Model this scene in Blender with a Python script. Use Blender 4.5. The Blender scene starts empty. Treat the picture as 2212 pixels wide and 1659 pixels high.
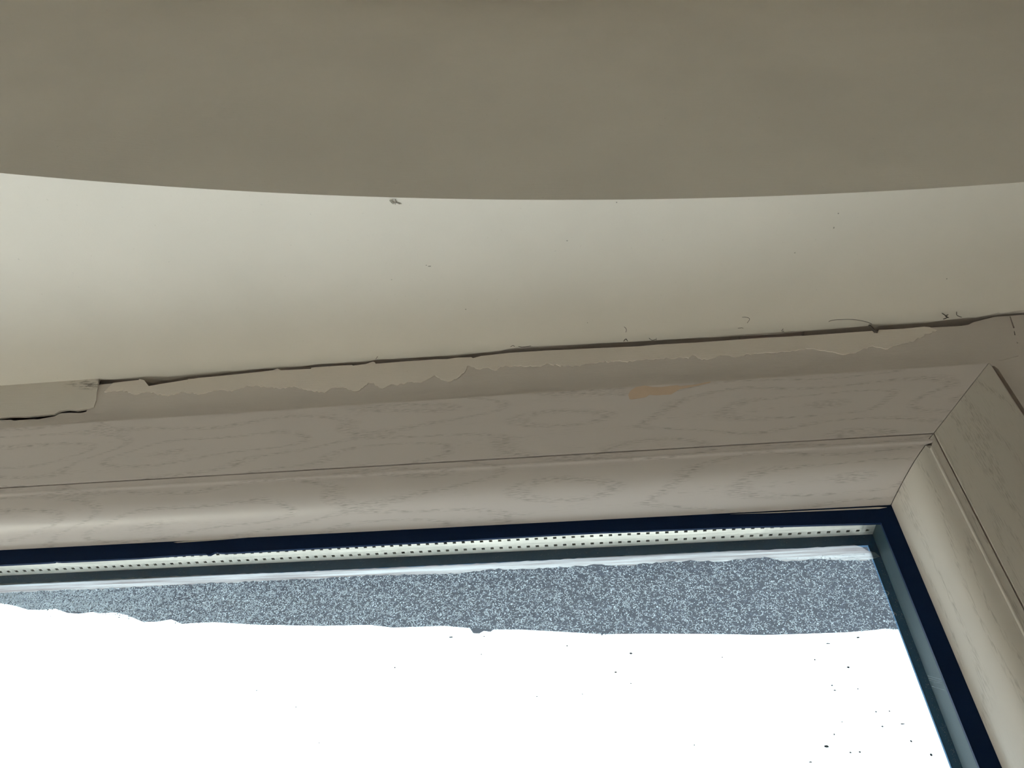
import bpy, bmesh, math, random
from mathutils import Vector, Matrix
from mathutils.geometry import tessellate_polygon

random.seed(7)
scene = bpy.context.scene
COL = scene.collection

# ------------------------------------------------------------------ camera
H = 1.85                                   # eye height above the room floor; X along window, Y outwards, Z up
cam_data = bpy.data.cameras.new('camera')
cam_data.sensor_width = 36.0
cam_data.lens = 36.0 * 1661.0 / 2212.0
cam_data.clip_start = 0.01
cam_data.clip_end = 300.0
cam = bpy.data.objects.new('camera', cam_data)
COL.objects.link(cam)
R = Matrix(((0.9938049, 0.06674755, 0.08886273),
            (0.10960837, -0.72087099, -0.68434715),
            (0.01838007, 0.68984765, -0.72372121)))
cam.matrix_world = Matrix.Translation((0, 0, H)) @ R.to_4x4()
scene.camera = cam

# ------------------------------------------------------------------ sky and exposure
world = bpy.data.worlds.new('overcast_sky')
scene.world = world
world.use_nodes = True
bg = world.node_tree.nodes['Background']
bg.inputs['Color'].default_value = (0.86, 0.94, 1.0, 1)
bg.inputs['Strength'].default_value = 3.6
sun_data = bpy.data.lights.new('sun', 'SUN')
sun_data.energy = 72.0
sun_data.angle = math.radians(0.6)
sun_data.color = (1.0, 0.955, 0.89)
sun = bpy.data.objects.new('sun', sun_data)
COL.objects.link(sun)
sun.rotation_euler = Vector((-0.68, -0.42, -0.84)).to_track_quat('-Z', 'Y').to_euler()
scene.view_settings.view_transform = 'Standard'
scene.view_settings.look = 'None'
scene.view_settings.gamma = 1.0
scene.view_settings.use_curve_mapping = False
scene.view_settings.exposure = 0.31
scene.cycles.max_bounces = 14
scene.cycles.diffuse_bounces = 9
scene.cycles.transparent_max_bounces = 24
scene.cycles.caustics_reflective = False
scene.cycles.caustics_refractive = False
# ------------------------------------------------------------------ materials
def new_mat(name):
    m = bpy.data.materials.new(name)
    m.use_nodes = True
    nt = m.node_tree
    return m, nt, nt.nodes['Principled BSDF']

def N(nt, kind, **kw):
    n = nt.nodes.new(kind)
    for k, v in kw.items():
        if k in n.inputs:
            n.inputs[k].default_value = v
        else:
            setattr(n, k, v)
    return n

def math_node(nt, op, a, b=None, clamp=False):
    n = nt.nodes.new('ShaderNodeMath'); n.operation = op; n.use_clamp = clamp
    for i, v in enumerate((a, b)):
        if v is None: continue
        if isinstance(v, (int, float)): n.inputs[i].default_value = v
        else: nt.links.new(v, n.inputs[i])
    return n.outputs[0]

def ramp(nt, src, lo, hi):
    n = nt.nodes.new('ShaderNodeMapRange'); n.clamp = True
    n.inputs['From Min'].default_value = lo; n.inputs['From Max'].default_value = hi
    nt.links.new(src, n.inputs['Value'])
    return n.outputs['Result']

def mix_col(nt, fac, a, b):
    n = nt.nodes.new('ShaderNodeMix'); n.data_type = 'RGBA'
    if isinstance(fac, float): n.inputs['Factor'].default_value = fac
    else: nt.links.new(fac, n.inputs['Factor'])
    for s, v in (('A', a), ('B', b)):
        i = [x for x in n.inputs if x.name == s and x.type == 'RGBA'][0]
        if isinstance(v, tuple): i.default_value = (*v, 1)
        else: nt.links.new(v, i)
    return [o for o in n.outputs if o.type == 'RGBA'][0]

def noise(nt, coord, scale, sc=(1, 1, 1), detail=2.0, rough=0.5, loc=(0, 0, 0)):
    mp = nt.nodes.new('ShaderNodeMapping')
    mp.inputs['Scale'].default_value = sc; mp.inputs['Location'].default_value = loc
    nt.links.new(coord, mp.inputs['Vector'])
    n = nt.nodes.new('ShaderNodeTexNoise')
    n.inputs['Scale'].default_value = scale
    n.inputs['Detail'].default_value = detail
    n.inputs['Roughness'].default_value = rough
    nt.links.new(mp.outputs[0], n.inputs['Vector'])
    return n.outputs['Fac']

def bump(nt, bsdf, height, strength, dist):
    b = nt.nodes.new('ShaderNodeBump')
    b.inputs['Strength'].default_value = strength; b.inputs['Distance'].default_value = dist
    nt.links.new(height, b.inputs['Height'])
    nt.links.new(b.outputs[0], bsdf.inputs['Normal'])

def plaster(name, col, streak=(3, 40, 40), rough=0.75, dark=0.93, stain=None):
    m, nt, p = new_mat(name)
    g = N(nt, 'ShaderNodeNewGeometry').outputs['Position']
    a = noise(nt, g, 9, (1, 1, 1), 4, 0.55)
    c = mix_col(nt, ramp(nt, a, 0.3, 0.7), tuple(x * dark for x in col), col)
    s = noise(nt, g, 400, (1, 1, 1), 2, 0.5)
    c = mix_col(nt, ramp(nt, s, 0.72, 0.80), c, tuple(x * 0.82 for x in col))
    if stain:
        for (sx, sy, sz, rx, rz, amt) in stain:
            mp = nt.nodes.new('ShaderNodeMapping'); mp.vector_type = 'POINT'
            sub = N(nt, 'ShaderNodeVectorMath', operation='SUBTRACT'); nt.links.new(g, sub.inputs[0]); sub.inputs[1].default_value = (sx, sy, sz)
            mul = N(nt, 'ShaderNodeVectorMath', operation='MULTIPLY'); nt.links.new(sub.outputs[0], mul.inputs[0]); mul.inputs[1].default_value = (1 / rx, 0, 1 / rz)
            ln = N(nt, 'ShaderNodeVectorMath', operation='LENGTH'); nt.links.new(mul.outputs[0], ln.inputs[0])
            nz = noise(nt, g, 300, (0.5, 1, 2.0), 4, 0.65)
            k = math_node(nt, 'MULTIPLY', ramp(nt, ln.outputs['Value'], 1.0, 0.2), ramp(nt, nz, 0.48, 0.62))
            k = math_node(nt, 'MULTIPLY', k, amt)
            c = mix_col(nt, k, c, (0.16, 0.14, 0.12))
    nt.links.new(c, p.inputs['Base Color'])
    p.inputs['Roughness'].default_value = rough
    p.inputs['Specular IOR Level'].default_value = 0.25
    h = math_node(nt, 'ADD', noise(nt, g, 12, streak, 4, 0.6), math_node(nt, 'MULTIPLY', noise(nt, g, 900, (1, 1, 1), 2), 0.35))
    bump(nt, p, h, 0.22, 0.0006)
    return m

PAINT = (0.81, 0.755, 0.69)
M = {}
M['paint'] = plaster('beige_emulsion_paint', PAINT)
M['fascia'] = plaster('beige_roller_paint', PAINT, (2, 30, 60))
M['room_wall'] = plaster('room_wall_paint', (0.82, 0.785, 0.73))
M['filler'] = plaster('grey_beige_filler', (0.65, 0.59, 0.55), (8, 40, 40))
M['patch'] = plaster('plaster_patch_paint', (0.72, 0.665, 0.605), (4, 40, 40), stain=[(-0.399, 0.384, H + 0.441, 0.017, 0.006, 0.75), (-0.389, 0.384, H + 0.437, 0.013, 0.006, 0.85), (-0.386, 0.384, H + 0.444, 0.010, 0.004, 0.6)])
M['putty'] = plaster('pale_putty', (0.80, 0.725, 0.66), (10, 60, 60))
M['facade'] = plaster('facade_render', (0.35, 0.35, 0.35))

def plain(name, col, rough=0.5, metal=0.0, spec=0.5):
    m, nt, p = new_mat(name)
    g = N(nt, 'ShaderNodeNewGeometry').outputs['Position']
    a = noise(nt, g, 60, (1, 1, 1), 3)
    nt.links.new(mix_col(nt, a, tuple(x * 0.88 for x in col), tuple(min(1, x * 1.1) for x in col)), p.inputs['Base Color'])
    p.inputs['Roughness'].default_value = rough
    p.inputs['Metallic'].default_value = metal
    p.inputs['Specular IOR Level'].default_value = spec
    return m

def woodgrain(name, base, dark, seed):
    """white-washed ash foil: faint cathedral arcs made of short dashes; UV is (metres along, metres across)"""
    m, nt, p = new_mat(name)
    uv = N(nt, 'ShaderNodeUVMap').outputs['UV']
    field = noise(nt, uv, 1.0, (5.5, 26, 1), 1.0, 0.4, (seed, seed * 1.7, 0))
    ring = math_node(nt, 'FRACT', math_node(nt, 'MULTIPLY', field, 9.0))
    tri = math_node(nt, 'ABSOLUTE', math_node(nt, 'SUBTRACT', ring, 0.5))
    band = ramp(nt, tri, 0.20, 0.04)
    dash = ramp(nt, noise(nt, uv, 1.0, (150, 1900, 1), 1.5, 0.5, (seed, 3, 0)), 0.50, 0.60)
    fine = math_node(nt, 'MULTIPLY', ramp(nt, noise(nt, uv, 1.0, (110, 2200, 1), 1.0, 0.5, (9, seed, 0)), 0.60, 0.70), ramp(nt, noise(nt, uv, 1.0, (9, 90, 1), 2), 0.52, 0.66))
    k = math_node(nt, 'MAXIMUM', math_node(nt, 'MULTIPLY', band, dash), math_node(nt, 'MULTIPLY', fine, 0.8))
    tone = noise(nt, uv, 1.0, (6, 40, 1), 3)
    c = mix_col(nt, tone, tuple(x * 0.96 for x in base), tuple(min(1, x * 1.03) for x in base))
    c = mix_col(nt, math_node(nt, 'MULTIPLY', k, 0.75), c, dark)
    nt.links.new(c, p.inputs['Base Color'])
    p.inputs['Roughness'].default_value = 0.28
    p.inputs['Specular IOR Level'].default_value = 0.5
    h = math_node(nt, 'SUBTRACT', math_node(nt, 'MULTIPLY', noise(nt, uv, 1.0, (25, 60, 1), 2), 0.8), math_node(nt, 'MULTIPLY', k, 0.25))
    bump(nt, p, h, 0.10, 0.0005)
    return m

M['wood_head'] = woodgrain('pale_wood_grain_foil', (0.65, 0.585, 0.56), (0.40, 0.355, 0.335), 2.3)
M['wood_jamb'] = woodgrain('pale_wood_grain_foil_upright', (0.65, 0.60, 0.55), (0.44, 0.40, 0.36), 5.1)
M['tan'] = plain('bare_tan_core', (0.66, 0.50, 0.38), 0.8)
M['gasket'] = plain('blue_black_rubber', (0.006, 0.019, 0.058), 0.45, 0.0, 0.05)
M['outer_gasket'] = plain('dusty_dark_sealant', (0.09, 0.19, 0.32), 0.7, 0.0, 0.1)
M['dark_reflect'] = plain('spacer_with_dark_reflection', (0.026, 0.048, 0.057), 0.5, 0.0, 0.15)  # dark reflection on the aluminium bar, put into its base colour
M['hole'] = plain('dark_cavity', (0.02, 0.022, 0.02), 0.9)
M['soot'] = plain('grey_lint', (0.10, 0.085, 0.075), 0.95)
M['frame_metal'] = plain('dark_powder_coat', (0.03, 0.04, 0.055), 0.5)
M['floor'] = plain('pale_floor_tile', (0.62, 0.585, 0.53), 0.35)
M['ground'] = plain('grey_paving', (0.09, 0.093, 0.097), 0.9)
M['tan_foil'] = plain('pale_foil_edge', (0.66, 0.61, 0.55), 0.5)

def aluminium():
    m, nt, p = new_mat('brushed_spacer_aluminium')
    g = N(nt, 'ShaderNodeNewGeometry').outputs['Position']
    a = noise(nt, g, 30, (1, 22, 22), 4, 0.6)
    nt.links.new(mix_col(nt, ramp(nt, a, 0.3, 0.7), (0.58, 0.565, 0.50), (0.84, 0.81, 0.73)), p.inputs['Base Color'])
    p.inputs['Metallic'].default_value = 0.85
    p.inputs['Roughness'].default_value = 0.45
    bump(nt, p, a, 0.15, 0.0004)
    return m
M['alu'] = aluminium()

def glass():
    m, nt, p = new_mat('clear_window_glass')
    out = nt.nodes['Material Output']
    nt.nodes.remove(p)
    t = N(nt, 'ShaderNodeBsdfTransparent'); t.inputs['Color'].default_value = (0.955, 0.985, 0.99, 1)
    gl = N(nt, 'ShaderNodeBsdfGlossy'); gl.inputs['Roughness'].default_value = 0.01
    lw = N(nt, 'ShaderNodeLayerWeight'); lw.inputs['Blend'].default_value = 0.5
    fr = math_node(nt, 'ADD', math_node(nt, 'MULTIPLY', math_node(nt, 'POWER', lw.outputs['Facing'], 5.0), 0.6), 0.02)
    mx = N(nt, 'ShaderNodeMixShader')
    nt.links.new(fr, mx.inputs[0]); nt.links.new(t.outputs[0], mx.inputs[1]); nt.links.new(gl.outputs[0], mx.inputs[2])
    nt.links.new(mx.outputs[0], out.inputs['Surface'])
    return m
M['glass'] = glass()

def translucent(name, col, trans, streak=False):
    m, nt, p = new_mat(name)
    out = nt.nodes['Material Output']
    nt.nodes.remove(p)
    d = N(nt, 'ShaderNodeBsdfDiffuse'); t = N(nt, 'ShaderNodeBsdfTranslucent')
    g = N(nt, 'ShaderNodeNewGeometry').outputs['Position']
    if streak:
        a = noise(nt, g, 11, (1, 1, 60), 6, 0.7)
        c = mix_col(nt, ramp(nt, a, 0.38, 0.60), tuple(x * k for x, k in zip(col, (0.62, 0.57, 0.57))), col)
    else:
        a = noise(nt, g, 120, (1, 1, 1), 2)
        c = mix_col(nt, a, tuple(x * 0.6 for x in col), col)
    nt.links.new(c, d.inputs['Color']); nt.links.new(c, t.inputs['Color'])
    mx = N(nt, 'ShaderNodeMixShader'); mx.inputs[0].default_value = trans
    nt.links.new(d.outputs[0], mx.inputs[1]); nt.links.new(t.outputs[0], mx.inputs[2])
    nt.links.new(mx.outputs[0], out.inputs['Surface'])
    return m
M['flake_and_glint'] = translucent('blue_white_flakes_and_glints', (0.80, 0.87, 0.92), 0.6)
M['fluff'] = plain('pale_lint', (0.42, 0.385, 0.34), 0.95)
M['mud'] = translucent('grey_dried_mud', (0.40, 0.40, 0.46), 0.2)
M['smear'] = translucent('white_sealant_smear', (0.97, 0.97, 0.97), 0.75, True)

def concrete():
    m, nt, p = new_mat('dark_rough_concrete')
    g = N(nt, 'ShaderNodeNewGeometry').outputs['Position']
    a = noise(nt, g, 14, (1, 1, 1), 6, 0.7)
    b = noise(nt, g, 260, (1, 1, 1), 3, 0.6)
    c = mix_col(nt, a, (0.020, 0.025, 0.036), (0.055, 0.066, 0.088))
    c = mix_col(nt, ramp(nt, b, 0.55, 0.75), c, (0.085, 0.105, 0.145))
    nt.links.new(c, p.inputs['Base Color']); p.inputs['Roughness'].default_value = 0.95
    bump(nt, p, b, 0.8, 0.002)
    return m
M['concrete'] = concrete()

# ------------------------------------------------------------------ mesh helpers (all coordinates relative to the eye; lifted by H)
def link(name, me, mat, parent=None):
    o = bpy.data.objects.new(name, me)
    me.materials.append(M[mat])
    COL.objects.link(o)
    if parent is not None:
        o.parent = parent
    return o

def finish(bm, name, mat, parent=None, smooth=None):
    bmesh.ops.recalc_face_normals(bm, faces=bm.faces)
    me = bpy.data.meshes.new(name)
    bm.to_mesh(me); bm.free()
    if smooth:
        for p in me.polygons: p.use_smooth = True
        me.set_sharp_from_angle(angle=smooth)
    return link(name, me, mat, parent)

def V(x, y, z):
    return Vector((x, y, z + H))

def add_box(bm, x0, x1, y0, y1, z0, z1):
    v = [bm.verts.new(V(x, y, z)) for x in (x0, x1) for y in (y0, y1) for z in (z0, z1)]
    for f in ((0, 1, 3, 2), (4, 6, 7, 5), (0, 4, 5, 1), (2, 3, 7, 6), (0, 2, 6, 4), (1, 5, 7, 3)):
        bm.faces.new([v[i] for i in f])

def add_prism(bm, loops, a, b, plane):
    """loops: outer outline first, then holes, as 2D points; extruded from a to b along the axis that PLANE leaves out"""
    def P(p, t):
        return V(p[0], t, p[1]) if plane == 'XZ' else V(p[0], p[1], t)
    flat = [p for l in loops for p in l]
    tris = tessellate_polygon([[Vector((p[0], p[1], 0)) for p in l] for l in loops])
    va = [bm.verts.new(P(p, a)) for p in flat]
    vb = [bm.verts.new(P(p, b)) for p in flat]
    for t in tris:
        for vs in ([va[i] for i in t], [vb[i] for i in reversed(t)]):
            try: bm.faces.new(vs)
            except ValueError: pass
    k = 0
    for l in loops:
        n = len(l)
        for i in range(n):
            j = (i + 1) % n
            try: bm.faces.new((va[k + i], va[k + j], vb[k + j], vb[k + i]))
            except ValueError: pass
        k += n

def prism(name, mat, loops, a, b, plane='XZ', parent=None):
    bm = bmesh.new()
    add_prism(bm, loops, a, b, plane)
    return finish(bm, name, mat, parent)

def box(name, mat, dims, parent=None):
    bm = bmesh.new(); add_box(bm, *dims)
    return finish(bm, name, mat, parent)

def empty(name, x, y, z):
    o = bpy.data.objects.new(name, None)
    o.empty_display_size = 0.05
    COL.objects.link(o)
    return o

def tag(o, label=None, cat=None, group=None, kind=None):
    if label: o['label'] = label
    if cat: o['category'] = cat
    if group: o['group'] = group
    if kind: o['kind'] = kind
    return o

# ------------------------------------------------------------------ measured outlines (metres from the eye)
GASKET_LOW = [(-0.3990,0.2852),(-0.3657,0.2853),(-0.3595,0.2855),(-0.3587,0.2860),(-0.3548,0.2854),(-0.3327,0.2853),(-0.3008,0.2853),(-0.2682,0.2861),(-0.2531,0.2860),(-0.2519,0.2852),(-0.2500,0.2852),(-0.2479,0.2866),(-0.2461,0.2872),(-0.2446,0.2864),(-0.2394,0.2860),(-0.2047,0.2862),(-0.1427,0.2866),(-0.0819,0.2870),(-0.0224,0.2876),(0.0069,0.2877),(0.0928,0.2865),(0.1700,0.2844)]
SMEAR_TOP = [(-0.4176,0.2892),(-0.3826,0.2889),(-0.3312,0.2890),(-0.2804,0.2887),(-0.2141,0.2877),(-0.1494,0.2875),(-0.0862,0.2875),(-0.0243,0.2878),(0.0062,0.2884),(0.0661,0.2885),(0.1073,0.2880),(0.1305,0.2877),(0.1537,0.2882),(0.1667,0.2885),(0.1710,0.2865),(0.1735,0.2836),(0.1776,0.2823),(0.1794,0.2791)]
SMEAR_LOW = [(-0.4137,0.2820),(-0.3794,0.2822),(-0.3281,0.2815),(-0.2783,0.2823),(-0.2126,0.2819),(-0.1486,0.2826),(-0.1045,0.2817),(-0.0858,0.2814),(-0.0673,0.2833),(-0.0489,0.2823),(-0.0245,0.2821),(0.0058,0.2830),(0.0207,0.2815),(0.0356,0.2821),(0.0653,0.2826),(0.0826,0.2809),(0.0944,0.2820),(0.1119,0.2825),(0.1226,0.2788),(0.1400,0.2799),(0.1676,0.2770),(0.1734,0.2777),(0.1794,0.2791)]
LINTEL_EDGE = [(-0.4634,0.4919),(-0.4543,0.4960),(-0.4466,0.5029),(-0.4377,0.5043),(-0.4235,0.5033),(-0.4175,0.5102),(-0.4088,0.5123),(-0.3962,0.5104),(-0.3916,0.5129),(-0.3779,0.5125),(-0.3706,0.5174),(-0.3623,0.5289),(-0.3507,0.5290),(-0.3378,0.5264),(-0.3322,0.5341),(-0.3214,0.5335),(-0.3058,0.5332),(-0.2698,0.5404),(-0.2178,0.5459),(-0.1801,0.5473),(-0.1625,0.5530),(-0.1210,0.5533),(-0.1013,0.5585),(-0.0998,0.5667),(-0.0951,0.5678),(-0.0907,0.5637),(-0.0854,0.5656),(-0.0827,0.5621),(-0.0627,0.5636),(-0.0334,0.5688),(0.0027,0.5760),(0.0033,0.5791),(0.0045,0.5762),(0.0403,0.5781),(0.0990,0.5833),(0.1320,0.5873),(0.1681,0.5878),(0.1966,0.5878),(0.2174,0.5857),(0.2241,0.5841),(0.2333,0.5862),(0.2561,0.5865)]
FILLER_TOP = [(-0.4500,0.4057),(-0.4398,0.4046),(-0.4381,0.4035),(-0.4204,0.4039),(-0.4187,0.4028),(-0.4041,0.4055),(-0.4024,0.4083),(-0.3940,0.4083),(-0.3839,0.4069),(-0.3800,0.4080),(-0.3825,0.420),(-0.3868,0.4384),(-0.3709,0.4390),(-0.3500,0.4402),(-0.3497,0.4415),(-0.3450,0.4394),(-0.3384,0.4321),(-0.3301,0.4335),(-0.3058,0.4351),(-0.3087,0.4380),(-0.2990,0.4376),(-0.2727,0.4385),(-0.2504,0.4397),(-0.2393,0.4405),(-0.2360,0.4423),(-0.2327,0.4398),(-0.2203,0.4394),(-0.2082,0.4389),(-0.2082,0.4403),(-0.2034,0.4406),(-0.1759,0.4402),(-0.1746,0.4393),(-0.1648,0.4401),(-0.1593,0.4425),(-0.1576,0.4413),(-0.1567,0.4396),(-0.1319,0.4399),(-0.1101,0.4398),(-0.1003,0.4391),(-0.0939,0.4400),(-0.0820,0.4395),(-0.0805,0.4381),(-0.0741,0.4400),(-0.0599,0.4409),(-0.0528,0.4413),(-0.0244,0.4409),(-0.0033,0.4402),(0.0314,0.4389),(0.0441,0.4383),(0.0590,0.4388),(0.0862,0.4380),(0.1065,0.4379),(0.1334,0.4381),(0.1533,0.4374),(0.1681,0.4371),(0.1863,0.4371),(0.2118,0.4371),(0.2138,0.4372),(0.2143,0.4345),(0.2171,0.4352),(0.2185,0.4377),(0.2352,0.4371),(0.2503,0.4378),(0.2538,0.4368),(0.2609,0.4368),(0.2755,0.4364),(0.2809,0.4371),(0.2850,0.4395),(0.3007,0.4436),(0.3026,0.4449),(0.3114,0.4460),(0.3129,0.4480),(0.3222,0.4503),(0.3354,0.4540)]
SOFFIT_EDGE = [(-0.3877,0.3861),(-0.3817,0.3858),(-0.3530,0.3875),(-0.3439,0.3932),(-0.3351,0.3912),(-0.3273,0.3912),(-0.3155,0.3892),(-0.3029,0.3886),(-0.2756,0.3876),(-0.2522,0.3862),(-0.2372,0.3869),(-0.2184,0.3871),(-0.2066,0.3853),(-0.1760,0.3864),(-0.1660,0.3866),(-0.1575,0.3850),(-0.1436,0.3856),(-0.1108,0.3862),(-0.0946,0.3875),(-0.0813,0.3859),(-0.0600,0.3850),(-0.0527,0.3833),(-0.0348,0.3827),(-0.0031,0.3840),(0.0179,0.3846),(0.0448,0.3853),(0.0873,0.3861),(0.1215,0.3875),(0.1487,0.3883),(0.1688,0.3872),(0.1888,0.3869),(0.2118,0.3862),(0.2162,0.3864),(0.2189,0.3884),(0.2219,0.3870),(0.2416,0.3871),(0.2548,0.3874),(0.2674,0.3860),(0.2833,0.3849),(0.2899,0.3856),(0.2983,0.3838),(0.3018,0.3828),(0.3040,0.3822),(0.3061,0.3831),(0.3176,0.3818),(0.3283,0.3816)]
PATCH_LOW = [(-0.4504,0.4070),(-0.4410,0.4075),(-0.4271,0.4065),(-0.4158,0.4067),(-0.4054,0.4073),(-0.4023,0.4103),(-0.3952,0.4114),(-0.3886,0.4096),(-0.3797,0.4108),(-0.3753,0.4119),(-0.3752,0.4169)]
PUTTY_LOW = [(-0.3742,0.4290),(-0.3610,0.4299),(-0.3469,0.4234),(-0.3363,0.4255),(-0.3189,0.4192),(-0.3051,0.4225),(-0.2926,0.4188),(-0.2788,0.4221),(-0.2668,0.4194),(-0.2571,0.4241),(-0.2458,0.4236),(-0.2297,0.4195),(-0.2155,0.4196),(-0.2075,0.4163),(-0.1916,0.4108),(-0.1875,0.4154),(-0.1786,0.4156),(-0.1687,0.4101),(-0.1646,0.4107),(-0.1608,0.4159),(-0.1591,0.4187),(-0.1558,0.4184),(-0.1495,0.4118),(-0.1456,0.4119),(-0.1412,0.4155),(-0.1363,0.4135),(-0.1290,0.4168),(-0.1192,0.4149),(-0.1133,0.4183),(-0.1083,0.4219),(-0.1025,0.4163),(-0.0981,0.4138),(-0.0920,0.4162),(-0.0855,0.4237),(-0.0842,0.4298),(-0.0744,0.4252),(-0.0699,0.4268),(-0.0617,0.4228),(-0.0590,0.4267),(-0.0454,0.4258),(-0.0315,0.4244),(-0.0284,0.4235),(-0.0225,0.4265),(-0.0140,0.4221),(0.0000,0.4212),(0.0050,0.4237),(0.0145,0.4242),(0.0335,0.4228),(0.0474,0.4234),(0.0614,0.4229),(0.0640,0.4242),(0.0687,0.4222),(0.0739,0.4237),(0.0796,0.4215),(0.0838,0.4247),(0.0886,0.4191),(0.0960,0.4198),(0.1027,0.4227),(0.1070,0.4222),(0.1105,0.4198),(0.1256,0.4218),(0.1495,0.4217),(0.1536,0.4223),(0.1680,0.4228),(0.1719,0.4204),(0.1787,0.4181),(0.1821,0.4167),(0.1859,0.4143),(0.1938,0.4150),(0.2000,0.4178),(0.2092,0.4209),(0.2131,0.4189),(0.2182,0.4169),(0.2245,0.4197),(0.2326,0.4224),(0.2406,0.4250),(0.2492,0.4297),(0.2577,0.4329)]
TAN_PATCH = [(0.0323,0.3830),(0.0342,0.3870),(0.0384,0.3903),(0.0443,0.3912),(0.0498,0.3892),(0.0562,0.3886),(0.0665,0.3895),(0.0689,0.3883),(0.0785,0.3888),(0.0899,0.3910),(0.0894,0.3896),(0.0798,0.3873),(0.0678,0.3852),(0.0615,0.3807),(0.0505,0.3808),(0.0468,0.3817),(0.0440,0.3796),(0.0344,0.3782),(0.0328,0.3788)]
SLIT_a = [(0.3116,0.4428),(0.3124,0.4432),(0.3110,0.4370),(0.3097,0.4304),(0.3086,0.4300),(0.3096,0.4346)]
SLIT_b = [(0.3077,0.4270),(0.3082,0.4270),(0.3069,0.4225),(0.3061,0.4226)]
SLIT_c = [(0.3046,0.4157),(0.3051,0.4147),(0.3047,0.4138),(0.3043,0.4143)]
SLIT_d = [(0.2854,0.3986),(0.2880,0.3983),(0.2996,0.4014),(0.2995,0.4011),(0.2879,0.3980),(0.2853,0.3983)]
SPECKS = [(0.1503,0.2255,0.00297,0.00132),(0.1327,0.2224,0.00396,0.00099),(0.1397,0.2078,0.00231,0.00165),(0.1280,0.1977,0.00198,0.00132),(0.1287,0.1948,0.00264,0.00099),(0.1413,0.1952,0.00132,0.00099),(0.1469,0.1824,0.00132,0.00132),(0.1540,0.1825,0.00165,0.00099),(0.1584,0.1756,0.00330,0.00099),(0.1478,0.1745,0.00165,0.00132),(0.1598,0.1665,0.00165,0.00165),(0.1162,0.1649,0.00396,0.00198),(0.1275,0.1616,0.00165,0.00132),(0.1323,0.1617,0.00165,0.00132),(0.1673,0.1595,0.00198,0.00198),(0.1061,0.1572,0.00297,0.00099),(0.1227,0.2129,0.00165,0.00132),(0.1278,0.1775,0.00132,0.00099),(0.1219,0.1710,0.00132,0.00132),(-0.0903,0.2354,0.00396,0.00132),(-0.0695,0.2352,0.00165,0.00099),(-0.1232,0.2169,0.00132,0.00132),(0.0090,0.2094,0.00264,0.00132),(0.0189,0.2207,0.00264,0.00165),(-0.0707,0.2235,0.00132,0.00099),(-0.0187,0.2269,0.00165,0.00132),(0.0172,0.2024,0.00132,0.00099),(-0.2068,0.2055,0.00132,0.00099),(-0.1797,0.1946,0.00231,0.00066),(-0.0371,0.1965,0.00132,0.00099),(-0.1614,0.1736,0.00099,0.00099),(-0.3661,0.2617,0.00132,0.00066),(0.0478,0.1673,0.00132,0.00099),(-0.0110,0.1971,0.00099,0.00099),(0.0712,0.2164,0.00132,0.00099)]

XL, XR = -1.85, 0.47                        # room side walls
WL, WR = -1.60, 0.2178                     # groove lines of the casing, left and right
ZG, ZB = 0.332, -0.95                      # groove lines, top and bottom
CAS = 0.0597                               # width of the flat casing board
YC = 0.380                                 # face of the casing
SOF, CEIL = 0.445, 0.840
CX, CY, CR = 0.32792, -3.08261, 3.35847    # the curved drop is an arc of this circle

# ------------------------------------------------------------------ room shell
ground = box('ground', 'ground', (-40, 40, 0.7, 80, -6.2, -6.0)); tag(ground, 'grey paving far below outside the window', kind='structure')
floor = box('floor', 'floor', (XL, XR, -4.2, 0.41, -H - 0.1, -H)); tag(floor, 'pale tiled floor of the room below', kind='structure')
wall_left = box('wall_left', 'room_wall', (XL - 0.1, XL, -4.2, 0.41, -H, CEIL)); tag(wall_left, 'plain painted wall on the left of the room', kind='structure')
M['dark_wall'] = plaster('light_damping_wall_paint', (0.30, 0.275, 0.235))
wall_right = box('wall_right', 'dark_wall', (XR, XR + 0.1, -4.2, 0.41, -H, CEIL)); tag(wall_right, 'unseen wall on the right of the room, darkened to dim that side', kind='structure')  # out of view; made dark and set close to dim the right end
wall_back = box('wall_back', 'room_wall', (XL, XR, -4.3, -4.2, -H, CEIL)); tag(wall_back, 'plain painted wall behind the camera', kind='structure')

ceiling = box('ceiling', 'paint', (XL - 0.1, XR + 0.1, -4.3, 0.455, CEIL, CEIL + 0.12)); tag(ceiling, 'beige painted ceiling with a curved drop over the window', kind='structure')

def arc(r, n=96):
    pts = []
    for i in range(n + 1):
        x = XL + (XR - XL) * i / n
        pts.append((x, CY + math.sqrt(r * r - (x - CX) ** 2)))
    return pts
rng = random.Random(3)
inner = arc(CR)
band = inner + list(reversed(arc(CR + 0.004)))
o = prism('fascia', 'fascia', [band], SOF, CEIL, 'XY', ceiling); tag(o, 'darker curved upright face of the ceiling drop')
for p in o.data.polygons: p.use_smooth = True
o.data.set_sharp_from_angle(angle=0.5)
edge = [(XL, 0.405), (-0.42, 0.405), (-0.392, 0.392)] + SOFFIT_EDGE + [(0.36, 0.3815), (0.45, 0.3820), (XR, 0.3820)]
o = soffit = prism('soffit', 'paint', [arc(CR + 0.004) + list(reversed(edge))], SOF, SOF + 0.012, 'XY', ceiling); tag(o, 'bright beige underside of the ceiling drop, bounded by a curved edge')

for a, b in ((-0.3880, 0.1470), (0.1640, XR)):
    pts = [(x, y - 0.0004) for x, y in SOFFIT_EDGE if a <= x <= b]
    if b == XR: pts += [(0.45, 0.3816), (XR, 0.3816)]
    o = prism('mortar_bed', 'filler', [pts + [(pts[-1][0], 0.4145), (pts[0][0], 0.4145)]], SOF + 0.0022, SOF + 0.006, 'XY', ceiling)
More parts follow.
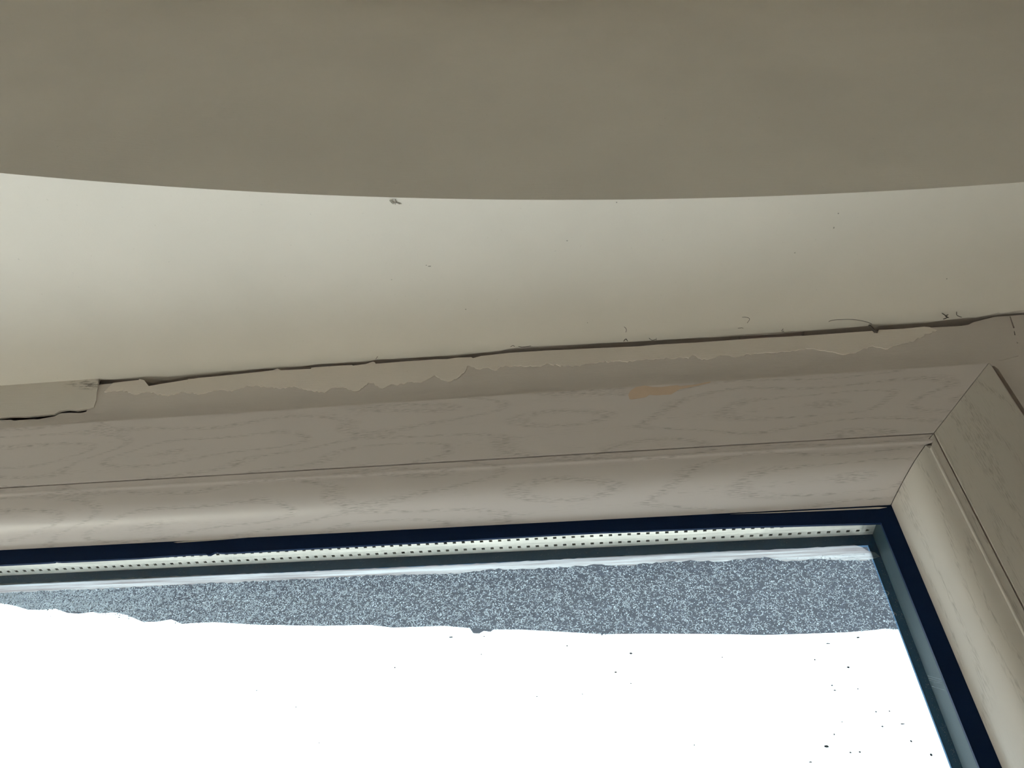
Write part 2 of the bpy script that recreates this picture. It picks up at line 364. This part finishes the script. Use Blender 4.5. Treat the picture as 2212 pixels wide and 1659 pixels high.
# window wall: masonry body round the opening, then the plaster face with its ragged cracked top
bm = bmesh.new()
add_box(bm, XL, WL - 0.004, 0.415, 0.455, -H, CEIL)
add_box(bm, WR + 0.004, XR, 0.415, 0.455, -H, CEIL)
add_box(bm, WL - 0.004, WR + 0.004, 0.415, 0.455, ZG + 0.004, CEIL)
add_box(bm, WL - 0.004, WR + 0.004, 0.415, 0.455, -H, ZB - 0.004)
wall_front = finish(bm, 'wall_front', 'filler'); tag(wall_front, 'cracked plaster window wall under the ceiling drop', kind='structure')
top = [(-1.845, 0.404)] + [(x, min(z, 0.4446 if x < 0.29 else 0.4438)) for x, z in FILLER_TOP] + [(0.45, 0.4438), (XR, 0.4438)]
OUT, TOPC = WR + CAS, ZG + CAS
outline = top + [(XR, -H), (OUT + 0.0040, -H), (OUT + 0.0040, TOPC - 0.002), (OUT + 0.0028, TOPC + 0.0012), (OUT, TOPC + 0.0018), (OUT - 0.0006, TOPC + 0.0004), (-1.845, TOPC + 0.0004)]
prism('plaster_face', 'filler', [outline, SLIT_a, SLIT_b, SLIT_c, SLIT_d], 0.385, 0.3995, 'XZ', wall_front)
prism('plaster_face', 'filler', [[(XL, -H), (XL, 0.404), (-1.845, 0.404), (-1.845, TOPC), (WL - CAS - 0.002, TOPC), (WL - CAS - 0.002, -H)]], 0.385, 0.3995, 'XZ', wall_front)
prism('plaster_face', 'filler', [[(WL - CAS - 0.002, -H), (WL - CAS - 0.002, ZB - CAS - 0.002), (OUT + 0.002, ZB - CAS - 0.002), (OUT + 0.002, -H)]], 0.385, 0.3995, 'XZ', wall_front)
patch = [(XL, 0.4456), (-0.3850, 0.4450), (-0.3836, 0.438), (-0.3815, 0.434), (-0.3800, 0.428), (-0.3768, 0.420)] + list(reversed(PATCH_LOW[:-1])) + [(XL, 0.4075)]
o = prism('plaster_patch', 'patch', [patch], 0.3842, 0.3858, 'XZ', wall_front); tag(o, 'lighter plaster patch with grey smudges, left of the long crack')
up = {round(x, 4): z for x, z in FILLER_TOP}
def ragged(pts, amp, step=0.0016):
    out = []
    for (a, b), (c, d) in zip(pts, pts[1:]):
        n = max(1, int(math.hypot(c - a, d - b) / step))
        for k in range(n):
            t = k / n
            out.append((a + (c - a) * t, b + (d - b) * t + (rng.uniform(-amp, amp) if k else 0)))
    return out + [pts[-1]]
ptop = [(x, min(z, 0.4446)) for x, z in FILLER_TOP if -0.374 < x < 0.2605 and z > 0.43 and not (-0.3095 < x < -0.3057)]
o = prism('putty_smear', 'putty', [ptop + list(reversed(ragged(PUTTY_LOW, 0.0009)))], 0.3844, 0.386, 'XZ', wall_front); tag(o, 'paler putty along the crack with a ragged flaked edge')
# ------------------------------------------------------------------ window
window = empty('window_1', 0, 0.4, 0.3); tag(window, 'window with pale wood-grain casing and dirty double glazing', kind='structure')

def sweep(name, mat, prof, side, parent, trim=0.0):
    """mitred length of the profile (d towards the glass, depth y) along one side of the window"""
    bm = bmesh.new(); uvl = bm.loops.layers.uv.new('UVMap')
    rows, acc, cum = [], 0.0, []
    for i, (h, d, y) in enumerate(prof):                # h at head and sill, d at the jambs
        if i: acc += math.hypot(h - prof[i - 1][0], y - prof[i - 1][2])
        cum.append(acc)
        if side == 'head': a, b = (WL + d + trim, y, ZG - h), (WR - d - trim, y, ZG - h)
        elif side == 'sill': a, b = (WL + d + trim, y, ZB + h), (WR - d - trim, y, ZB + h)
        elif side == 'right': a, b = (WR - d, y, ZG - h - trim), (WR - d, y, ZB + h + trim)
        else: a, b = (WL + d, y, ZG - h - trim), (WL + d, y, ZB + h + trim)
        if len(prof) > 12 and 4 <= i <= 7:              # the head lip runs a little past the mitre, over the jamb lip
            if side == 'head': b = (b[0] + 0.0035, y, b[2])
            if side == 'right': a = (a[0], y, a[2] - 0.0045)
        rows.append((bm.verts.new(V(*a)), bm.verts.new(V(*b))))
    horizontal = side in ('head', 'sill')
    us = lambda v: v.co.x if horizontal else v.co.z
    for i in range(len(rows) - 1):
        f = bm.faces.new((rows[i][0], rows[i][1], rows[i + 1][1], rows[i + 1][0]))
        vv = (cum[i], cum[i], cum[i + 1], cum[i + 1])
        for l, v in zip(f.loops, vv): l[uvl].uv = (us(l.vert), v)
    for k in (0, 1):                                    # mitred end caps
        f = bm.faces.new([r[k] for r in rows])
        for l in f.loops: l[uvl].uv = (us(l.vert), 0)
    return finish(bm, name, mat, parent, 0.7)

board = [(-CAS, 0.412), (-CAS, 0.3850), (-CAS + 0.0008, 0.3822), (-CAS + 0.0020, 0.3805), (-CAS + 0.0034, YC), (-0.0004, YC), (0.0, 0.3804), (0.0001, 0.412)]
# bead: lip, then an elliptical face running back to the glass; (depth towards opening at the head, same at the jamb, y)
bead = [(0.0006, 0.0006, 0.412), (0.0007, 0.0007, 0.3806), (0.0012, 0.0012, YC), (0.0050, 0.0050, YC), (0.0059, 0.0056, 0.3797), (0.0068, 0.0063, 0.3789), (0.0078, 0.0070, 0.3789), (0.0085, 0.0076, 0.3795)]
for i in range(1, 17):
    t = i / 16
    bead.append((0.0085 + 0.0266 * t, 0.0076 + 0.0244 * t, 0.3796 + 0.0244 * t ** 3.1))
bead += [(0.0350, 0.0319, 0.4052), (0.0330, 0.0300, 0.4054)]
board = [(-CAS + (d + CAS) * 0.3 if d < -0.05 else d, d, y) for d, y in board]
for side, mat in (('head', 'wood_head'), ('right', 'wood_jamb'), ('left', 'wood_jamb'), ('sill', 'wood_head')):
    c = sweep('casing_board', mat, board, side, window, 0.00025)
    b = sweep('glazing_bead', mat, bead, side, window, 0.0003)
    if side == 'right': right_bead = b
    if side == 'head': head_bead, head_board = b, c
o = prism('bare_patch', 'tan', [TAN_PATCH], 0.37992, 0.381, 'XZ', head_board); tag(o, 'tan chip where the foil has worn off the casing')
# foil peeling off the lower edge of the head bead
prism('loose_foil', 'tan_foil', [[(0.088, 0.2964), (0.112, 0.2962), (0.178, 0.2960), (0.1830, 0.2956), (0.178, 0.2948), (0.112, 0.2956)]], 0.4054, 0.4057, 'XZ', head_bead)
prism('loose_foil', 'tan_foil', [[(-0.279, 0.2964), (-0.266, 0.2971), (-0.245, 0.2973), (-0.220, 0.2975), (-0.245, 0.2965), (-0.264, 0.2960), (-0.276, 0.2959)]], 0.4054, 0.4057, 'XZ', head_bead)
o = box('screw_hole', 'hole', (0.1889, 0.1902, 0.3970, 0.4020, 0.2992, 0.3014), right_bead)

# gaskets and the double glazing
gl = [(WL, 0.305), (WL, 0.2852)] + GASKET_LOW + [(0.1762, 0.2843), (0.1762, 0.305)]
prism('gasket', 'gasket', [gl], 0.4055, 0.4073, 'XZ', window)
box('gasket', 'gasket', (0.1760, 0.200, 0.4056, 0.4073, -0.95, 0.3051), window)
box('gasket', 'gasket', (WL, WL + 0.042, 0.4055, 0.4073, -0.95, 0.2853), window)
box('gasket', 'gasket', (WL + 0.042, 0.1759, 0.4055, 0.4073, -0.95, -0.906), window)
o = box('inner_pane', 'glass', (WL + 0.01, 0.204, 0.4075, 0.4115, -0.94, 0.310), window)
o = box('outer_pane', 'glass', (WL + 0.01, 0.204, 0.4301, 0.4340, -0.94, 0.310), window)
outer_pane = o

# spacer bar along the head: real punched holes in two rows
def spacer():
    bm = bmesh.new()
    y = [0.4132, 0.4157, 0.4178, 0.4240, 0.4261, 0.4299]
    pitch, hw, z0 = 0.0060, 0.0011, 0.2930
    x1 = 0.1785
    n = int((x1 - WL - 0.01) / pitch)
    xs = []
    for i in range(n):
        c = x1 - 0.004 - i * pitch
        xs += [c + pitch / 2, c + hw, c - hw]
    xs[0] = x1
    grid = []
    for i, x in enumerate(xs):
        row = []
        for j, yy in enumerate(y):
            rim = (i % 3 != 0) and j in (1, 2, 3, 4)
            row.append(bm.verts.new(V(x, yy, z0 - (0.00008 if rim else 0.0))))
        grid.append(row)
    for i in range(len(xs) - 1):
        for j in range(5):
            if i % 3 == 1 and j in (1, 3):
                q = [grid[i][j], grid[i + 1][j], grid[i + 1][j + 1], grid[i][j + 1]]
                u = [bm.verts.new(v.co + Vector((0, 0, 0.0016))) for v in q]
                for k in range(4):
                    bm.faces.new((q[k], q[(k + 1) % 4], u[(k + 1) % 4], u[k]))
                continue
            bm.faces.new((grid[i][j], grid[i + 1][j], grid[i + 1][j + 1], grid[i][j + 1]))
    for j in (0, 5):
        for i in range(len(xs) - 1):
            a, b = grid[i][j], grid[i + 1][j]
            c, d = [bm.verts.new(v.co + Vector((0, 0, 0.007))) for v in (b, a)]
            bm.faces.new((a, b, c, d))
    o = finish(bm, 'spacer_bar', 'alu', window)
    tag(o, 'silver spacer bar punched with two rows of small holes')
    box('spacer_filling', 'hole', (WL + 0.01, x1, 0.4135, 0.4296, 0.2945, 0.2999), o)
    return o
spacer()
o = box('spacer_bar', 'dark_reflect', (0.1785, 0.1850, 0.4132, 0.4299, -0.93, 0.2999), window); tag(o, 'upright spacer bar between the panes, coloured as its dark reflection'); right_spacer = o
box('spacer_bar', 'dark_reflect', (WL + 0.032, WL + 0.038, 0.4132, 0.4299, -0.93, 0.2999), window)
box('spacer_bar', 'alu', (WL + 0.038, 0.1785, 0.4132, 0.4299, -0.93, -0.922), window)
REFL = [((0.1784, 0.4150, A), (0.1784, 0.4288, A + 0.0084)) for A in (0.1905, 0.1892, 0.1880, 0.1846)]

# outer gasket, outer frame
box('outer_gasket', 'outer_gasket', (WL, 0.2101, 0.4342, 0.4362, 0.2879, 0.330), window)
box('outer_gasket', 'outer_gasket', (0.1750, 0.2101, 0.4343, 0.4362, -0.95, 0.2878), window)
box('outer_gasket', 'outer_gasket', (WL, WL + 0.042, 0.4343, 0.4362, -0.95, 0.2878), window)
box('outer_gasket', 'outer_gasket', (WL + 0.042, 0.1750, 0.4343, 0.4362, -0.95, -0.910), window)

# white sealant dragged along the outside of the glass
sm = [(-1.5, 0.2895)] + ragged(SMEAR_TOP, 0.0003, 0.003) + list(reversed(ragged(SMEAR_LOW, 0.0006, 0.0025)))[1:] + [(-1.5, 0.2822)]
o = prism('sealant_smear', 'smear', [sm], 0.4340, 0.4346, 'XZ', outer_pane); tag(o, 'streaky white sealant smeared along the top of the glass outside')
# dried flakes, curls and dust on the outer face of the glass
def flakes():
    r = random.Random(11)
    vs, fs = [], []
    low = [(-0.62, 0.2765), (-0.4091, 0.2737), (-0.3857, 0.2677), (-0.3370, 0.2634), (-0.2975, 0.2546), (-0.2679, 0.2520), (-0.1732, 0.2466), (-0.0831, 0.2416), (0.0026, 0.2334), (0.1110, 0.2292), (0.19, 0.2292)]
    def lintel_line(x):                     # flakes cut off along the lintel edge, where sky glare would swallow them
        for (a, za), (b, zb) in zip(low, low[1:]):
            if x <= b: return za + (zb - za) * (x - a) / (b - a)
        return low[-1][1]
    def blob(x, z, s, y):
        k = len(vs); n = 5
        a0 = r.random() * 6.28; el = r.uniform(0.5, 1.0); th = r.random() * 3.14
        for i in range(n):
            a = a0 + 6.283 * i / n
            q = s * r.uniform(0.65, 1.2)
            px, pz = q * math.cos(a), q * el * math.sin(a)
            vs.append((x + px * math.cos(th) - pz * math.sin(th), y, z + px * math.sin(th) + pz * math.cos(th) + H))
        fs.append(tuple(range(k, k + n)))
    def curl(x, z, rad, w, y):
        k = len(vs); n = 6
        a0 = r.random() * 6.28; sweep_ = r.uniform(1.6, 4.2); el = r.uniform(0.55, 1.0)
        for i in range(n + 1):
            a = a0 + sweep_ * i / n
            ww = w * (1.0 - abs(2 * i / n - 1) * 0.7)
            for s in (-ww, ww):
                vs.append((x + (rad + s) * math.cos(a), y, z + (rad + s) * el * math.sin(a) + H))
        for i in range(n):
            fs.append((k + 2 * i, k + 2 * i + 1, k + 2 * i + 3, k + 2 * i + 2))
    y = 0.43412
    x0, x1 = -0.62, 0.1744
    for i in range(19000):
        x = r.uniform(x0, x1); t = r.random(); z = 0.2821 - t * (0.2821 - lintel_line(x))
        s = 0.00016 + abs(r.gauss(0, 1)) * 0.00021
        blob(x, z, min(s, 0.0011), y)
    for i in range(12000):
        x = r.uniform(x0, x1); z = 0.2811 - r.random() * (0.2811 - lintel_line(x))
        curl(x, z, 0.0004 + abs(r.gauss(0, 1)) * 0.00055, r.uniform(0.00008, 0.0002), y)
    for i in range(340):
        x = r.uniform(x0, x1); z = 0.2801 - r.random() * (0.2801 - lintel_line(x))
        curl(x, z, r.uniform(0.001, 0.0026), r.uniform(0.00014, 0.0003), y)
    for i in range(700):                    # fine dust over the dark sealant band and down the right edge
        x = r.uniform(x0, x1); blob(x, r.uniform(0.2880, 0.2928), r.uniform(0.00008, 0.0002), 0.42995)
    for i in range(500):
        z = 0.28 - r.random() * 0.30
        blob(0.1755 + r.random() * 0.0026, z, r.uniform(0.00008, 0.00018), 0.42995)
    me = bpy.data.meshes.new('dried_flakes')
    me.from_pydata(vs, [], fs)
    o = link('dried_flakes', me, 'flake_and_glint', outer_pane); o['kind'] = 'stuff'
    tag(o, 'blue-white dried flakes and curls crusted on the outside of the glass')
flakes()

bm = bmesh.new()
r2 = random.Random(5)
for (x, z, w, h) in SPECKS:
    a0 = r2.uniform(-0.3, 0.3)
    pts = [(x + w * 0.38 * math.cos(a0 + 1.047 * i) * r2.uniform(0.7, 1.1), z + h * 0.38 * math.sin(a0 + 1.047 * i) * r2.uniform(0.7, 1.1)) for i in range(6)]
    add_prism(bm, [pts], 0.43405, 0.43420, 'XZ')
o = finish(bm, 'mud_specks', 'mud', outer_pane); o['kind'] = 'stuff'; tag(o, 'tiny dark specks on the clear glass against the sky')

def add_tube(bm, pts, rad, n=5):
    rings = []
    P = [Vector(p) for p in pts]
    for i, p in enumerate(P):
        d = (P[min(i + 1, len(P) - 1)] - P[max(i - 1, 0)]).normalized()
        u = d.orthogonal().normalized(); w = d.cross(u)
        rr = rad * (0.55 if i in (0, len(P) - 1) else 1.0)
        rings.append([bm.verts.new(p + Vector((0, 0, H)) + (u * math.cos(6.283 * k / n) + w * math.sin(6.283 * k / n)) * rr) for k in range(n)])
    for a, b in zip(rings, rings[1:]):
        for k in range(n): bm.faces.new((a[k], a[(k + 1) % n], b[(k + 1) % n], b[k]))
    bm.faces.new(rings[0]); bm.faces.new(list(reversed(rings[-1])))

def smooth_line(pts, k=4):
    out = []
    P = [Vector(p) for p in pts]
    if len(P) < 3: return P
    for i in range(len(P) - 1):
        p0, p1, p2, p3 = P[max(i - 1, 0)], P[i], P[i + 1], P[min(i + 2, len(P) - 1)]
        for s in range(k):
            t = s / k
            out.append(0.5 * ((2 * p1) + (p2 - p0) * t + (2 * p0 - 5 * p1 + 4 * p2 - p3) * t * t + (3 * p1 - p0 - 3 * p2 + p3) * t ** 3))
    out.append(P[-1])
    return out

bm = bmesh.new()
for a, b in REFL: add_tube(bm, [a, b], 0.0002, 4)  # thin pale tubes stand in for light reflected on the spacer
o = finish(bm, 'reflections', 'flake_and_glint', right_spacer); o['kind'] = 'stuff'; tag(o, 'four pale slanting scratches on the upright spacer')

SOFFIT_SPECKS = [(-0.0996, 0.3023, 0.0030, 0.0012), (-0.1017, 0.3013, 0.0012, 0.0009), (-0.0027, 0.2908, 0.0015, 0.0009), (0.0311, 0.2647, 0.0012, 0.0012), (0.1749, 0.2872, 0.0012, 0.0012), (0.1739, 0.2980, 0.0012, 0.0018), (0.2589, 0.3478, 0.0012, 0.0012), (-0.0801, 0.3424, 0.0012, 0.0012), (0.0080, 0.3635, 0.0009, 0.0009), (-0.1286, 0.3110, 0.0012, 0.0006), (0.1511, 0.3156, 0.0012, 0.0009)]
bm = bmesh.new()
for (x, y, w, h) in SOFFIT_SPECKS:
    add_prism(bm, [[(x + w * 0.4 * math.cos(1.047 * i + 0.3), y + h * 0.4 * math.sin(1.047 * i + 0.3)) for i in range(6)]], 0.4448, 0.4452, 'XY')
o = finish(bm, 'dust_specks', 'fluff', soffit); o['kind'] = 'stuff'

def hair(name, strokes, label, cat, rad=0.00022):
    bm = bmesh.new()
    for s in strokes:
        add_tube(bm, smooth_line([(x, y, 0.4449 - rad * 0.8) for x, y in s]), rad)
    o = finish(bm, name, 'soot', None, 1.2)
    return tag(o, label, cat)

# ------------------------------------------------------------------ loose lint, hairs and crumbs on the soffit
hair('cobweb_tangle', [[(0.2636, 0.3786), (0.2665, 0.381), (0.2686, 0.383), (0.267, 0.3841), (0.2661, 0.3845)], [(0.2686, 0.3804), (0.2671, 0.382), (0.2698, 0.3835)]],
     'dark knotted cobweb tangle over the right end of the crack', 'cobweb', 0.0003)
hair('cobweb_strand', [[(0.2738, 0.3783), (0.2747, 0.3814), (0.2767, 0.3829), (0.279, 0.3840)]],
     'short bent cobweb strand, rightmost of the strands above the crack', 'cobweb')
hair('cobweb_strand', [[(0.184, 0.3792), (0.1877, 0.3779), (0.201, 0.3787), (0.2111, 0.3818), (0.2160, 0.3845)]],
     'long faint arched cobweb strand leading to the hanging crumb', 'cobweb', 0.00016)
hair('hair', [[(0.1207, 0.3689), (0.123, 0.3691), (0.1258, 0.3702), (0.1263, 0.372), (0.1249, 0.3749)]],
     'fine hook-shaped hair high on the soffit, well above the crack', 'hair', 0.00016)
hair('hair', [[(0.1186, 0.3792), (0.1213, 0.379), (0.1227, 0.3796)]],
     'tiny flat hair just below the hook-shaped hair', 'hair', 0.00014)
hair('hair', [[(0.0348, 0.3699), (0.0361, 0.3714), (0.0365, 0.3732), (0.0361, 0.3754)]],
     'small curled hair on the soffit above the tan chip', 'hair', 0.00015)
hair('lint', [[(0.0343, 0.3842), (0.0361, 0.3818), (0.0374, 0.3842)]],
     'small inverted V of lint at the crack, under the curled hair', 'lint', 0.0002)
hair('lint', [[(0.0533, 0.3825), (0.0558, 0.3850), (0.0589, 0.384)], [(0.0589, 0.383), (0.0589, 0.3855)]],
     'forked lint at the crack, right of the inverted V', 'lint', 0.0002)
hair('lint', [[(0.1519, 0.3828), (0.1509, 0.385)], [(0.1526, 0.3851), (0.1516, 0.3855)]],
     'dark stub of lint beside the deepest black part of the crack', 'lint', 0.0003)
hair('lint', [[(-0.0515, 0.3815), (-0.0495, 0.3804), (-0.0482, 0.3815)], [(-0.0455, 0.3815), (-0.042, 0.3825), (-0.0356, 0.382)]],
     'dark fuzzy lint along the middle of the crack', 'lint', 0.0002)
hair('lint', [[(-0.1552, 0.3815), (-0.1564, 0.3830), (-0.1574, 0.3842)]],
     'single whisker of lint above the peeling sliver of putty', 'lint', 0.00018)

bm = bmesh.new()
rr = random.Random(2)
for i in range(9):
    x, y = -0.1137 + rr.uniform(-0.003, 0.003), 0.2495 + rr.uniform(-0.001, 0.0015)
    add_tube(bm, smooth_line([(x, y, 0.4447), (x + rr.uniform(-0.002, 0.002), y + rr.uniform(-0.001, 0.001), 0.4441), (x + rr.uniform(-0.003, 0.003), y + rr.uniform(-0.002, 0.002), 0.4446)]), 0.0003)
o = finish(bm, 'lint', 'fluff', None, 1.2); tag(o, 'grey tuft of lint caught on the curved edge of the soffit', 'lint')

bm = bmesh.new()
add_tube(bm, smooth_line([(0.2138, 0.3852, 0.4446), (0.2146, 0.3846, 0.4405), (0.2150, 0.3842, 0.4372), (0.2160, 0.3838, 0.4352), (0.2168, 0.3838, 0.4346)]), 0.0009, 6)
o = finish(bm, 'crumb', 'soot', None, 1.2); tag(o, 'dark crumb hanging across the crack near its right end', 'crumb')

# ------------------------------------------------------------------ concrete lintel outside, seen through the glass
K = 1.36
edge = [(-1.7, 0.4560), (-1.2, 0.50), (-0.86, 0.60)] + [(x * K, y * K) for x, y in LINTEL_EDGE] + [(0.50, 0.79), (0.80, 0.79)]
lint = prism('concrete_lintel', 'concrete', [[(0.80, 0.4556)] + [(-1.7, 0.4556)] + edge[1:]], 0.31 * K, 0.70, 'XY')
tag(lint, 'dark rough concrete lintel with a ragged edge outside the window top', 'lintel')
